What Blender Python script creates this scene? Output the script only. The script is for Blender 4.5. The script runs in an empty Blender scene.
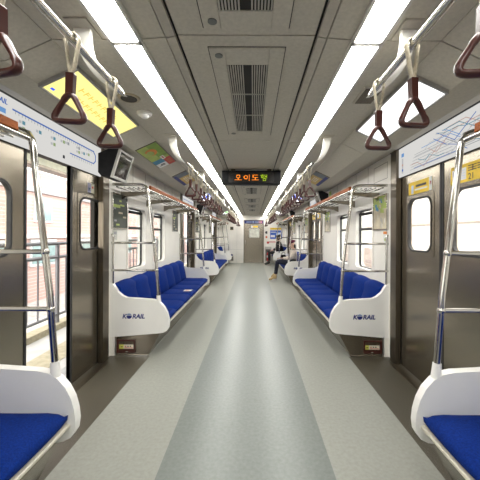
import bpy, bmesh, math, random
from mathutils import Vector, Matrix
random.seed(7)
R = random.Random(11)
SC = bpy.context.scene
COL = SC.collection
PI = math.pi
P = 4.85                     # distance from one door to the next
YD = 2.46                    # middle of the first door
YN, YE = -4.6, 14.45         # near and far end walls
ORD = ['first', 'second', 'third', 'fourth', 'fifth', 'sixth', 'seventh', 'eighth', 'ninth', 'tenth', 'eleventh', 'twelfth', 'thirteenth', 'fourteenth']

# ------------------------------------------------------------------ materials
MATS = {}
def mat(name, col, rough=.5, metal=0., nscale=8., namt=.08, bump=0., stretch=None, col2=None, sheen=0., coat=0., spec=.5):
    if name in MATS: return MATS[name]
    m = bpy.data.materials.new(name); m.use_nodes = True
    nt = m.node_tree; n = nt.nodes; l = nt.links
    p = n['Principled BSDF']
    p.inputs['Roughness'].default_value = rough; p.inputs['Metallic'].default_value = metal
    p.inputs['Specular IOR Level'].default_value = spec
    if sheen: p.inputs['Sheen Weight'].default_value = sheen
    if coat: p.inputs['Coat Weight'].default_value = coat; p.inputs['Coat Roughness'].default_value = .12
    tc = n.new('ShaderNodeTexCoord'); no = n.new('ShaderNodeTexNoise')
    no.inputs['Scale'].default_value = nscale; no.inputs['Detail'].default_value = 5
    if stretch:
        mp = n.new('ShaderNodeMapping'); mp.inputs['Scale'].default_value = stretch
        l.new(tc.outputs['Object'], mp.inputs['Vector']); l.new(mp.outputs['Vector'], no.inputs['Vector'])
    else: l.new(tc.outputs['Object'], no.inputs['Vector'])
    rp = n.new('ShaderNodeValToRGB')
    c2 = col2 if col2 else tuple(c*(1-namt*2) for c in col)
    c1 = col if col2 else tuple(min(1, c*(1+namt)) for c in col)
    rp.color_ramp.elements[0].position = .3; rp.color_ramp.elements[1].position = .7
    rp.color_ramp.elements[0].color = (*c2, 1); rp.color_ramp.elements[1].color = (*c1, 1)
    l.new(no.outputs['Fac'], rp.inputs['Fac']); l.new(rp.outputs['Color'], p.inputs['Base Color'])
    if bump:
        b = n.new('ShaderNodeBump'); b.inputs['Strength'].default_value = bump; b.inputs['Distance'].default_value = .004
        l.new(no.outputs['Fac'], b.inputs['Height']); l.new(b.outputs['Normal'], p.inputs['Normal'])
    MATS[name] = m; return m
def emit(name, col, s, nscale=6., namt=.05):
    if name in MATS: return MATS[name]
    m = bpy.data.materials.new(name); m.use_nodes = True
    nt = m.node_tree; n = nt.nodes; l = nt.links; n.clear()
    o = n.new('ShaderNodeOutputMaterial'); e = n.new('ShaderNodeEmission'); e.inputs['Strength'].default_value = s
    tc = n.new('ShaderNodeTexCoord'); no = n.new('ShaderNodeTexNoise'); no.inputs['Scale'].default_value = nscale
    rp = n.new('ShaderNodeValToRGB')
    rp.color_ramp.elements[0].color = (*[c*(1-namt) for c in col], 1); rp.color_ramp.elements[1].color = (*col, 1)
    l.new(tc.outputs['Object'], no.inputs['Vector']); l.new(no.outputs['Fac'], rp.inputs['Fac'])
    l.new(rp.outputs['Color'], e.inputs['Color']); l.new(e.outputs[0], o.inputs['Surface'])
    MATS[name] = m; return m
def glass(name, tint=(.96, .98, .97)):
    if name in MATS: return MATS[name]
    m = bpy.data.materials.new(name); m.use_nodes = True
    nt = m.node_tree; n = nt.nodes; l = nt.links; n.clear()
    o = n.new('ShaderNodeOutputMaterial'); mx = n.new('ShaderNodeMixShader')
    t = n.new('ShaderNodeBsdfTransparent'); t.inputs['Color'].default_value = (*tint, 1)
    g = n.new('ShaderNodeBsdfGlossy'); g.inputs['Roughness'].default_value = .03
    lw = n.new('ShaderNodeLayerWeight'); lw.inputs['Blend'].default_value = .5
    pw = n.new('ShaderNodeMath'); pw.operation = 'POWER'; pw.inputs[1].default_value = 5
    f = n.new('ShaderNodeMath'); f.operation = 'MULTIPLY_ADD'; f.inputs[1].default_value = .6; f.inputs[2].default_value = .04
    l.new(lw.outputs['Facing'], pw.inputs[0]); l.new(pw.outputs[0], f.inputs[0]); l.new(f.outputs[0], mx.inputs['Fac']); l.new(t.outputs[0], mx.inputs[1]); l.new(g.outputs[0], mx.inputs[2])
    l.new(mx.outputs[0], o.inputs['Surface']); MATS[name] = m; return m
def brick_mat():
    m = bpy.data.materials.new('brickwork'); m.use_nodes = True
    nt = m.node_tree; n = nt.nodes; l = nt.links; p = n['Principled BSDF']; p.inputs['Roughness'].default_value = .9
    tc = n.new('ShaderNodeTexCoord'); mp = n.new('ShaderNodeMapping'); mp.inputs['Rotation'].default_value = (PI/2, 0, PI/2)
    b = n.new('ShaderNodeTexBrick'); b.inputs['Scale'].default_value = 4
    b.inputs['Color1'].default_value = (.46, .30, .27, 1); b.inputs['Color2'].default_value = (.54, .36, .32, 1); b.inputs['Mortar'].default_value = (.7, .64, .6, 1)
    l.new(tc.outputs['Object'], mp.inputs['Vector']); l.new(mp.outputs['Vector'], b.inputs['Vector']); l.new(b.outputs['Color'], p.inputs['Base Color'])
    return m

WHITE = mat('white_panel', (.86, .83, .77), .38, 0, 3, .03)
WALLW = mat('cream_wall', (.90, .87, .80), .35, 0, 2.5, .03)
SHELL = mat('white_moulded_plastic', (.90, .885, .85), .3, 0, 4, .02, coat=.3)
CEIL = mat('ceiling_panel', (.565, .525, .44), .55, 0, 60, .05)
CEIL2 = mat('ceiling_trim', (.50, .46, .385), .5, 0, 30, .05)
DARK = mat('dark_gap', (.02, .018, .015), .7, 0, 10, .1)
RUB = mat('black_rubber', (.02, .02, .02), .5, 0, 20, .2)
BLACK = mat('black_plastic', (.010, .010, .011), .6, 0, 20, .2, spec=.2)
STEEL = mat('brushed_steel', (.31, .275, .22), .24, .9, 3, .03, stretch=(1, 1, 40))
STEELD = mat('dark_steel', (.17, .145, .11), .3, .85, 6, .15, stretch=(18, 1, 1))
CHROME = mat('polished_steel', (.56, .545, .51), .13, 1., 5, .06)
BLUE = mat('blue_plush', (.002, .028, .22), .85, 0, 120, .3, bump=.35, spec=.15, col2=(.001, .014, .12))
NAVY = mat('navy_print', (.01, .02, .18), .5, 0, 10, .1)
SKYB = mat('light_blue_print', (.2, .42, .75), .5, 0, 10, .1)
FLOOR = mat('floor_vinyl_pale', (.345, .355, .315), .38, 0, 45, .06, col2=(.295, .30, .265))
FLOORC = mat('floor_vinyl_grey', (.215, .235, .22), .33, 0, 45, .06, col2=(.17, .19, .175))
FLOORD = mat('floor_ribbed_brown', (.095, .084, .06), .33, 0, 10, .1, bump=.6, stretch=(60, 3, 1), col2=(.068, .06, .042))
CREAM = mat('cream_webbing', (.52, .46, .34), .7, 0, 90, .12, bump=.2)
BROWN = mat('maroon_plastic', (.058, .011, .007), .33, 0, 8, .15, coat=.15)
WOOD = mat('orange_brown_trim', (.27, .075, .018), .6, 0, 5, .15, stretch=(6, 1, 6), spec=.15)
LIGHT = emit('lamp_diffuser', (1, .985, .94), 17.0)
YLIT = emit('lit_yellow_film', (1, .86, .30), .95, 3, .06)
YLITD = emit('lit_yellow_print', (.9, .62, .10), .8)
WLIT = emit('lit_white_film', (1, 1, 1), 1.6)
BLIT = emit('lit_blue_film', (.05, .12, .85), 1.0)
BLITW = emit('lit_bluewhite_film', (.75, .85, 1), 1.1)
GLIT = emit('lit_green_film', (.45, .85, .35), 1.0)
LEDO = emit('led_orange', (1, .27, .02), 1.25)
LEDG = emit('led_green', (.42, .62, .02), .8)
GLASS = glass('window_glass'); DGLASS = glass('door_glass', (.97, .96, .94))
PAPER = mat('white_paper', (.80, .79, .76), .5, 0, 6, .02)
def pc(name, c, r=.5): return mat('print_'+name, c, r, 0, 9, .1)
GREYP = pc('grey', (.35, .35, .36)); BLUEP = pc('route_blue', (.10, .22, .62)); REDP = pc('red', (.6, .06, .04)); ORP = pc('orange', (.8, .25, .03))
YELP = pc('yellow', (.85, .58, .04)); GRNP = pc('green', (.22, .36, .05)); LGRN = pc('leaf', (.42, .52, .12)); TEALP = pc('teal', (.05, .25, .42)); INK = pc('ink', (.03, .03, .04))
PALEB = pc('pale_blue', (.55, .65, .85)); DGRN = pc('dark_green', (.05, .06, .045)); TAN = pc('tan', (.62, .55, .4))
BRICK = brick_mat()
CONC = mat('platform_concrete', (.58, .57, .55), .85, 0, 5, .06)
TACT = mat('tactile_yellow', (.48, .43, .30), .8, 0, 20, .1)

# ------------------------------------------------------------------ mesh builder
class B:
    def __init__(s): s.v = []; s.f = []; s.m = []; s.sm = []
    def add(s, vs, fs, mi=0, smooth=False):
        o = len(s.v); s.v += [tuple(x) for x in vs]
        for f in fs: s.f.append([i+o for i in f]); s.m.append(mi); s.sm.append(smooth)
    def box(s, x0, x1, y0, y1, z0, z1, mi=0):
        x0, x1 = min(x0, x1), max(x0, x1); y0, y1 = min(y0, y1), max(y0, y1); z0, z1 = min(z0, z1), max(z0, z1)
        s.add([(x0,y0,z0),(x1,y0,z0),(x1,y1,z0),(x0,y1,z0),(x0,y0,z1),(x1,y0,z1),(x1,y1,z1),(x0,y1,z1)],
              [(0,3,2,1),(4,5,6,7),(0,1,5,4),(1,2,6,5),(2,3,7,6),(3,0,4,7)], mi)
    def hexa(s, pts, mi=0): s.add(pts, [(0,3,2,1),(4,5,6,7),(0,1,5,4),(1,2,6,5),(2,3,7,6),(3,0,4,7)], mi)
    def prism(s, poly, axis, a0, a1, mi=0, smooth=False):
        n = len(poly)
        def p(q, a): return (a, q[0], q[1]) if axis == 'x' else ((q[0], a, q[1]) if axis == 'y' else (q[0], q[1], a))
        vs = [p(q, a0) for q in poly] + [p(q, a1) for q in poly]
        s.add(vs, [(i, (i+1) % n, n+(i+1) % n, n+i) for i in range(n)], mi, smooth)
        s.add(vs, [tuple(range(n-1, -1, -1)), tuple(range(n, 2*n))], mi)
    def loft(s, rings, mi=0, smooth=True, closed=False, caps=True):
        n = len(rings[0]); vs = [p for r in rings for p in r]; fs = []
        k = len(rings)
        for j in range(k if closed else k-1):
            a, b = j*n, ((j+1) % k)*n
            fs += [(a+i, a+(i+1) % n, b+(i+1) % n, b+i) for i in range(n)]
        s.add(vs, fs, mi, smooth)
        if caps and not closed: s.add(rings[0], [tuple(range(n-1, -1, -1))], mi, False); s.add(rings[-1], [tuple(range(n))], mi, False)
    def tube(s, pts, r, n=10, mi=0, closed=False, sq=(1, 1)):
        pts = [Vector(p) for p in pts]; k = len(pts); rs = r if isinstance(r, (list, tuple)) else [r]*k
        rings = []; up = None
        for i in range(k):
            if closed: t = pts[(i+1) % k]-pts[i-1]
            else: t = pts[min(i+1, k-1)]-pts[max(i-1, 0)]
            t.normalize()
            if up is None:
                up = Vector((0, 1, 0)) if abs(t.y) < .9 else Vector((0, 0, 1))
            a = (up-t*up.dot(t)).normalized(); b = t.cross(a); up = a
            rings.append([pts[i]+(a*math.cos(2*PI*j/n)*sq[0]+b*math.sin(2*PI*j/n)*sq[1])*rs[i] for j in range(n)])
        s.loft(rings, mi, True, closed)
    def rod(s, p, q, r, n=10, mi=0): s.tube([p, q], r, n, mi)
    def ball(s, c, r, mi=0, nu=14, nv=9):
        rx, ry, rz = r if isinstance(r, tuple) else (r, r, r); rings = []
        for j in range(1, nv):
            th = PI*j/nv
            rings.append([(c[0]+rx*math.sin(th)*math.cos(2*PI*i/nu), c[1]+ry*math.sin(th)*math.sin(2*PI*i/nu), c[2]-rz*math.cos(th)) for i in range(nu)])
        s.loft(rings, mi, True)
    def text(s, st, M, size, mi=0, ext=.0012, bold=0., shear=0.):
        cu = bpy.data.curves.new('t', 'FONT'); cu.body = st; cu.size = size; cu.extrude = ext; cu.offset = bold; cu.shear = shear
        ob = bpy.data.objects.new('t', cu); COL.objects.link(ob)
        dg = bpy.context.evaluated_depsgraph_get(); me = bpy.data.meshes.new_from_object(ob.evaluated_get(dg))
        s.add([M @ v.co for v in me.vertices], [tuple(p.vertices) for p in me.polygons], mi)
        bpy.data.objects.remove(ob); bpy.data.curves.remove(cu); bpy.data.meshes.remove(me)
    def widen(s):
        # the walls stand a little wider than first measured: everything against them moves out with them
        o = []
        for x, y, z in s.v:
            u = abs(x); k = .04*min(1, max(0, (u-1.37)/.05)); o.append((math.copysign(u+k, x), y, z))
        s.v = o
    def build(s, name, mats, parent=None, bevel=0., seg=2, root=None):
        mats = mats if isinstance(mats, (list, tuple)) else [mats]
        off = Vector(root.location) if root else Vector((0, 0, 0))
        s.widen(); me = bpy.data.meshes.new(name)
        me.from_pydata([Vector(v)-off for v in s.v], [], s.f)
        for m in mats: me.materials.append(m)
        for p, mi, sm in zip(me.polygons, s.m, s.sm): p.material_index = mi; p.use_smooth = sm
        bm = bmesh.new(); bm.from_mesh(me)
        bmesh.ops.recalc_face_normals(bm, faces=bm.faces)
        bm.to_mesh(me); bm.free()
        o = bpy.data.objects.new(name, me); COL.objects.link(o)
        if parent: o.parent = parent
        if bevel:
            md = o.modifiers.new('bevel', 'BEVEL'); md.width = bevel; md.segments = seg; md.limit_method = 'ANGLE'; md.angle_limit = .6
        return o
def rrect(w, h, r, n=5):
    pts = []
    for cx, cy, a0 in ((w/2-r, h/2-r, 0), (-w/2+r, h/2-r, PI/2), (-w/2+r, -h/2+r, PI), (w/2-r, -h/2+r, 1.5*PI)):
        pts += [(cx+r*math.cos(a0+PI/2*i/n), cy+r*math.sin(a0+PI/2*i/n)) for i in range(n+1)]
    return pts
def ringx(b, yc, zc, wo, ho, ro, wi, hi, ri, x0, x1, mi=0):
    """a rounded frame lying in a plane of constant x"""
    O = rrect(wo, ho, ro); I = rrect(wi, hi, ri); n = len(O)
    L = [[(x0, yc+p[0], zc+p[1]) for p in O], [(x1, yc+p[0], zc+p[1]) for p in O], [(x1, yc+p[0], zc+p[1]) for p in I], [(x0, yc+p[0], zc+p[1]) for p in I]]
    b.loft(L, mi, False, closed=True)
def slab(b, x0, x1, y0, y1, z0, z1, holes, mi=0):
    ys = sorted({y0, y1, *[min(max(h[i], y0), y1) for h in holes for i in (0, 1)]})
    for a, c in zip(ys, ys[1:]):
        ym = (a+c)/2; zs = [z0]; hs = sorted([h for h in holes if h[0] < ym < h[1]], key=lambda h: h[2])
        z = z0
        for h in hs:
            if h[2] > z: b.box(x0, x1, a, c, z, h[2], mi)
            z = h[3]
        if z < z1: b.box(x0, x1, a, c, z, z1, mi)
def thing(name, label, cat, loc, group=None, kind=None):
    o = bpy.data.objects.new(name, None); COL.objects.link(o); o.location = loc; o.empty_display_size = .1
    tag(o, label, cat, group, kind); return o
def tag(o, label=None, cat=None, group=None, kind=None):
    if label: o['label'] = label
    if cat: o['category'] = cat
    if group: o['group'] = group
    if kind: o['kind'] = kind
    return o
def struct(o): o['kind'] = 'structure'; return o
KIDS = {}
def dup(root, loc, label, group=None, rot=None):
    def cp(o, par):
        c = o.copy(); COL.objects.link(c); c.parent = par
        for ch in o.children: cp(ch, c)
        return c
    r = cp(root, None); r.location = loc; r['label'] = label
    if group: r['group'] = group
    if rot is not None: r.rotation_euler = rot
    return r
def zc(u): return 2.205 if u < .905 else (2.205-.1*(u-.905)/.215 if u < 1.12 else 2.105-.01*(u-1.12)/.18)
SIDE = {-1: 'left', 1: 'right'}

# ------------------------------------------------------------------ floor
b = B()
mats_ = [FLOOR, FLOORC, FLOORD, STEELD]
zones = []
def door_at(y): return any(abs(y-(YD+k*P)) < .86 for k in (-1, 0, 1, 2))
ycuts = sorted({YN, YE, *[YD+k*P+d for k in (-1, 0, 1, 2) for d in (-.86, .86)]})
ycuts = [y for y in ycuts if YN <= y <= YE]
for a, c in zip(ycuts, ycuts[1:]):
    d = door_at((a+c)/2)
    for x0, x1, mi in ((-.483, .483, 1), (.483, 1.065, 0), (-1.065, -.483, 0), (1.065, 1.56, 2 if d else 0), (-1.56, -1.065, 2 if d else 0)):
        b.add([(x0, a, 0), (x1, a, 0), (x1, c, 0), (x0, c, 0)], [(0, 1, 2, 3)], mi)
b.box(-1.56, 1.56, YN, YE, -.12, -.001, 3)
for s in (-1, 1):
    for k in (-1, 0, 1, 2):
        y = YD+k*P; b.box(s*1.40, s*1.445, y-.68, y+.68, 0, .004, 3)
struct(b.build('floor', mats_))
def scuffs(m, amt):
    nt = m.node_tree; n = nt.nodes; l = nt.links; p = n['Principled BSDF']; src = p.inputs['Base Color'].links[0].from_socket
    tc = n.new('ShaderNodeTexCoord'); cur = src
    for sc, lo, hi, d in ((3.2, .60, .78, .80), (26, .66, .74, .62)):
        no = n.new('ShaderNodeTexNoise'); no.inputs['Scale'].default_value = sc; no.inputs['Detail'].default_value = 9; no.inputs['Roughness'].default_value = .75
        rp = n.new('ShaderNodeValToRGB'); rp.color_ramp.elements[0].position = lo; rp.color_ramp.elements[1].position = hi
        rp.color_ramp.elements[0].color = (1, 1, 1, 1); rp.color_ramp.elements[1].color = (d, d*.98, d*.93, 1)
        mx = n.new('ShaderNodeMix'); mx.data_type = 'RGBA'; mx.blend_type = 'MULTIPLY'; mx.inputs[0].default_value = amt
        l.new(tc.outputs['Object'], no.inputs['Vector']); l.new(no.outputs['Fac'], rp.inputs['Fac'])
        l.new(cur, mx.inputs[6]); l.new(rp.outputs['Color'], mx.inputs[7]); cur = mx.outputs[2]
    l.new(cur, p.inputs['Base Color'])
for m in (FLOOR, FLOORC, FLOORD): scuffs(m, 1.0)

# ------------------------------------------------------------------ ceiling
b = B(); g = .004
b.box(-1.5, 1.5, YN, YE, 2.262, 2.30, 2)
for s in (-1, 1): b.prism([(s*1.30, 2.096), (s*1.312, 2.13), (s*1.53, 2.185), (s*1.53, 2.262), (s*1.2, 2.262), (s*1.2, 2.125)], 'y', YN, YE, 1)
segs = [YN]+[1.44+i*P/3 for i in range(-2, 9)]+[YE]
for a, c in zip(segs, segs[1:]):
    a += g; c -= g
    b.box(-.318, .318, a, c, 2.228, 2.245, 0)
    for s in (-1, 1):
        b.prism([(s*.332, 2.222), (s*.372, 2.214), (s*.378, 2.24), (s*.332, 2.24)], 'y', a, c, 1)
        b.prism([(s*.378, 2.216), (s*.486, 2.208), (s*.486, 2.235), (s*.378, 2.235)], 'y', a, c, 0)
        for u0, u1 in ((.64, .902), (.906, 1.12), (1.12, 1.30)):
            b.prism([(s*u0, zc(u0)), (s*u1, zc(u1)), (s*u1, zc(u1)+.02), (s*u0, zc(u0)+.02)], 'y', a, c, 0)
struct(b.build('ceiling', [CEIL, CEIL2, DARK]))

# ------------------------------------------------------------------ side walls with windows
WZ0, WZ1 = .84, 1.66
BENCH = [(-1.53, 1.62), (3.32, 6.45), (8.17, 11.3), (13.02, 14.43)]
def wins(i):
    y0, y1 = BENCH[i]
    if i == 3: return [(y0+.42, y0+1.06)]
    return [(y0+.44, y0+1.10), (y0+1.40, y0+2.06)]
wn = 0
for s in (-1, 1):
    b = B()
    for i, (y0, y1) in enumerate(BENCH):
        a, c = y0-.07, min(y1+.07, YE)
        H = [(w0, w1, WZ0, WZ1) for w0, w1 in wins(i)]
        slab(b, s*1.455, s*1.485, a, c, 0, 2.186, H, 0)
    # outer skin, door and window openings
    HH = [(w0, w1, WZ0, WZ1) for i in range(4) for w0, w1 in wins(i)] + [(YD+k*P-.66, YD+k*P+.66, -.2, 1.89) for k in (0, 1, 2)]
    slab(b, s*1.545, s*1.565, YN, YE, -.1, 2.3, HH, 2)
    # steel jamb pillars and door header
    for k in (0, 1, 2, -1):
        y = YD+k*P
        for q in (-1, 1):
            b.box(s*1.435, s*1.485, y+q*.665, y+q*.79, 0, 2.17, 3)
            b.box(s*1.525, s*1.545, y+q*.66, y+q*.72, 0, 1.9, 2)
        b.box(s*1.47, s*1.545, y-.665, y+.665, 1.885, 2.16, 2)
        b.box(s*1.43, s*1.47, y-.84, y+.84, 2.166, 2.178, 2)
    b.box(s*1.455, s*1.545, YN, -3.2, 0, 2.17, 0)
    struct(b.build('wall_'+SIDE[s], [WALLW, STEEL, DARK, STEELD]))
    # seams and an access hatch on the upper wall
    for i, (y0, y1) in enumerate(BENCH):
        b = B()
        for t in ([.62, 1.08, 1.56, 2.05, 2.53] if i < 3 else [.6]):
            y = y0+t
            b.box(s*1.4535, s*1.456, y-.004, y+.004, 1.86, 2.16, 0)
        if s > 0 and i < 3:
            def up(z): return 1.455
            for (ya, yb, za, zb) in ((.05, .43, 1.925, 1.931), (.05, .43, 2.10, 2.106), (.05, .056, 1.925, 2.106), (.424, .43, 1.925, 2.106)):
                b.hexa([(s*(up(za)-.0015), y0+ya, za), (s*(up(za)-.0015), y0+yb, za), (s*(up(za)+.004), y0+yb, za), (s*(up(za)+.004), y0+ya, za),
                        (s*(up(zb)-.0015), y0+ya, zb), (s*(up(zb)-.0015), y0+yb, zb), (s*(up(zb)+.004), y0+yb, zb), (s*(up(zb)+.004), y0+ya, zb)], 0)
        struct(b.build('trim_%d' % (i+1+(4 if s > 0 else 0)), [mat('seam_grey', (.35, .33, .29), .6)]))
    # windows
    for i in range(4):
        for w0, w1 in wins(i):
            wn += 1; yc, zcn = (w0+w1)/2, (WZ0+WZ1)/2; w, h = w1-w0, WZ1-WZ0
            W = bpy.data.objects.new('window_%d' % wn, None); COL.objects.link(W); W.location = (s*1.47, yc, zcn); struct(W)
            f = B(); ringx(f, yc, zcn, w+.02, h+.02, .01, w-.05, h-.05, .06, s*1.447, s*1.56, 0); f.build('window_surround', WHITE, W, root=W)
            f = B(); ringx(f, yc, zcn, w-.03, h-.03, .06, w-.075, h-.075, .05, s*1.502, s*1.525, 0)
            f.box(s*1.500, s*1.525, yc-w/2+.03, yc+w/2-.03, 1.368, 1.402, 0)
            fr = f.build('window_frame', RUB, W, root=W)
            f = B(); f.box(s*1.484, s*1.53, yc-w/2+.06, yc+w/2-.06, 1.575, 1.605, 0)
            for q in (-.18, .18): f.box(s*1.475, s*1.49, yc+q-.03, yc+q+.03, 1.57, 1.60, 0)
            f.build('sash_latch', BLACK, fr, root=W)
            f = B(); f.box(s*1.512, s*1.516, yc-w/2+.03, yc+w/2-.03, WZ0+.03, WZ1-.03); f.build('window_pane', GLASS, W, root=W)

# end walls
b = B()
slab(b, -1.56, 1.56, YE, YE+.06, 0, 2.3, [], 0)
b.v = []; b.f = []; b.m = []; b.sm = []
for x0, x1, z0, z1 in ((-1.56, -.40, 0, 2.3), (.535, 1.56, 0, 2.3), (-.40, .535, 2.0, 2.3)): b.box(x0, x1, YE, YE+.06, z0, z1, 0)
b.box(-.72, -.716, YE-.003, YE, .0, 2.1, 1); b.box(-1.4, -.40, YE-.003, YE, .62, .624, 1)
b.box(-1.05, -.88, YE-.006, YE, .10, .30, 2)
for i in range(6): b.box(-1.04, -.89, YE-.01, YE, .12+i*.03, .13+i*.03, 1)
b.box(-1.56, 1.56, YE+.3, YE+.34, 0, 2.3, 2)
struct(b.build('wall_far', [WALLW, GREYP, STEELD]))
b = B(); b.box(-1.56, 1.56, YN-.06, YN, 0, 2.3, 0); b.box(-.42, .42, YN, YN+.02, 0, 1.9, 1); struct(b.build('wall_near', [WALLW, STEEL]))

# gangway door
D = bpy.data.objects.new('door_7', None); COL.objects.link(D); D.location = (.068, YE, 0); struct(D)
b = B(); b.box(-.40, -.365, YE-.02, YE+.05, 0, 2.0); b.box(.50, .535, YE-.02, YE+.05, 0, 2.0); b.box(-.40, .535, YE-.02, YE+.05, 1.975, 2.0); b.build('door_frame', STEELD, D, root=D)
b = B(); slabholes = None
for x0, x1, z0, z1 in ((-.365, -.15, 0, 1.83), (.33, .50, 0, 1.83), (-.15, .33, 0, 1.18), (-.15, .33, 1.60, 1.83)): b.box(x0, x1, YE+.005, YE+.035, z0, z1)
lf = b.build('door_leaf', STEEL, D, root=D)
b = B()
for x0, x1, z0, z1 in ((-.17, -.14, 1.16, 1.62), (.32, .35, 1.16, 1.62), (-.17, .35, 1.16, 1.19), (-.17, .35, 1.59, 1.62)): b.box(x0, x1, YE-.004, YE+.01, z0, z1)
b.build('window_frame', CHROME, lf, root=D)
b = B(); b.box(-.15, .33, YE+.015, YE+.02, 1.18, 1.60); b.build('door_pane', mat('frosted_pane', (.66, .66, .58), .3, 0, 9, .12), lf, root=D)
b = B(); b.box(-.06, .26, YE-.0, YE+.004, 1.64, 1.74, 0); b.box(.03, .26, YE-.002, YE, 1.65, 1.73, 1); b.build('door_sticker', [PAPER, YELP], lf, root=D)
b = B(); b.box(-.33, -.305, YE-.03, YE+.005, .90, 1.06); b.build('door_handle', CHROME, lf, root=D)
t = thing('end_sign', 'blue and white strip sign above the steel end door', 'sign', (.068, YE, 1.84))
b = B(); b.box(-.36, .495, YE-.03, YE+.004, 1.84, 1.965, 0); b.build('sign_board', NAVY, t, root=t)
b = B()
for x0, x1 in ((-.28, -.02), (.10, .44)):
    for j in range(2): b.box(x0, x1, YE-.033, YE-.03, 1.875+j*.035, 1.893+j*.035, 0)
b.box(.01, .07, YE-.034, YE-.03, 1.86, 1.945, 0); b.box(.30, .46, YE-.0325, YE-.03, 1.85, 1.955, 1)
b.build('sign_print', [PALEB, REDP], t, root=t)

# ------------------------------------------------------------------ side doors
def leaf(D, s, y0, y1, stick):
    yc = (y0+y1)/2; w = y1-y0; zc_ = 1.40; ww, hh = .40, .50
    b = B(); slab(b, s*1.492, s*1.522, y0, y1, .004, 1.895, [(yc-ww/2-.02, yc+ww/2+.02, zc_-hh/2-.02, zc_+hh/2+.02)], 0)
    L = b.build('door_leaf', STEEL, D, root=D)
    b = B(); ringx(b, yc, zc_, ww+.06, hh+.06, .03, ww-.02, hh-.02, .085, s*1.488, s*1.524, 0); b.build('window_rim', STEEL, L, root=D)
    b = B(); ringx(b, yc, zc_, ww-.005, hh-.005, .09, ww-.035, hh-.035, .08, s*1.484, s*1.512, 0); b.build('window_gasket', RUB, L, root=D)
    b = B(); b.box(s*1.506, s*1.510, yc-ww/2, yc+ww/2, zc_-hh/2, zc_+hh/2); b.build('door_pane', DGLASS, L, root=D)
    b = B(); x0, x1 = s*1.4905, s*1.492; xx = s*1.4895
    if stick == 'yellow':
        b.box(x0, x1, yc-.20, yc+.19, 1.685, 1.80, 0); b.box(xx, x0, yc-.20, yc-.155, 1.685, 1.80, 1); b.box(xx, x0, yc-.19, yc-.165, 1.735, 1.765, 2)
        b.box(xx, x0, yc+.10, yc+.14, 1.69, 1.77, 3); b.box(xx, x0, yc-.11, yc+.06, 1.745, 1.765, 4); b.box(xx, x0, yc-.13, yc+.08, 1.715, 1.73, 1)
    elif stick == 'yellow_text':
        b.box(x0, x1, yc-.22, yc+.22, 1.68, 1.81, 0); b.box(xx, x0, yc+.05, yc+.20, 1.70, 1.785, 1)
        for j in range(4): b.box(s*1.489, xx, yc+.06, yc+.19, 1.708+j*.019, 1.714+j*.019, 3)
        for j, (a, c) in enumerate(((-.05, .03), (-.13, -.06))):
            for z in (1.752, 1.768, 1.784): b.box(xx, x0, yc+a, yc+c, z, z+.006, 4)
            b.box(xx, x0, yc+a+.03, yc+a+.038, 1.75, 1.79, 4)
        M = Matrix.Translation((xx, yc+.03, 1.692)) @ Matrix.Rotation(s*-PI/2, 4, 'Z') @ Matrix.Rotation(PI/2, 4, 'X')
        b.text('21', M, .062, 4, .0004)
    else:
        b.box(x0, x1, yc-.06, yc+.06, 1.70, 1.79, 0); b.box(xx, x0, yc-.06, yc+.0, 1.70, 1.79, 5)
        b.box(xx, x0, yc-.045, yc-.01, 1.72, 1.745, 6); b.box(xx, x0, yc+.02, yc+.045, 1.745, 1.765, 2)
    b.build('door_sticker', [YELP, PAPER, REDP, PALEB, INK, PALEB, SKYB] if stick[0] == 'y' else [pc('pale_yellow', (.8, .78, .6)), PAPER, REDP, PALEB, INK, pc('lilac', (.62, .62, .85)), TEALP], L, root=D)
    return L
dn = 0
for s in (-1, 1):
    for k in (0, 1, 2):
        dn += 1; y = YD+k*P
        D = bpy.data.objects.new('door_%d' % dn, None); COL.objects.link(D); D.location = (s*1.507, y, 0); struct(D)
        if s < 0:
            leaf(D, s, y-.98, y-.32, 'white'); leaf(D, s, y+.20, y+.86, 'white'); e = (y-.32, y+.20)
        else:
            leaf(D, s, y-.66, y-.004, 'yellow_text'); leaf(D, s, y+.004, y+.66, 'yellow'); e = (y-.004, y+.004)
        b = B()
        for q, yy in ((-1, e[0]), (1, e[1])): b.box(s*1.488, s*1.526, yy, yy+q*.022, .004, 1.895)
        b.build('edge_rubber', RUB, D, root=D)

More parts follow.
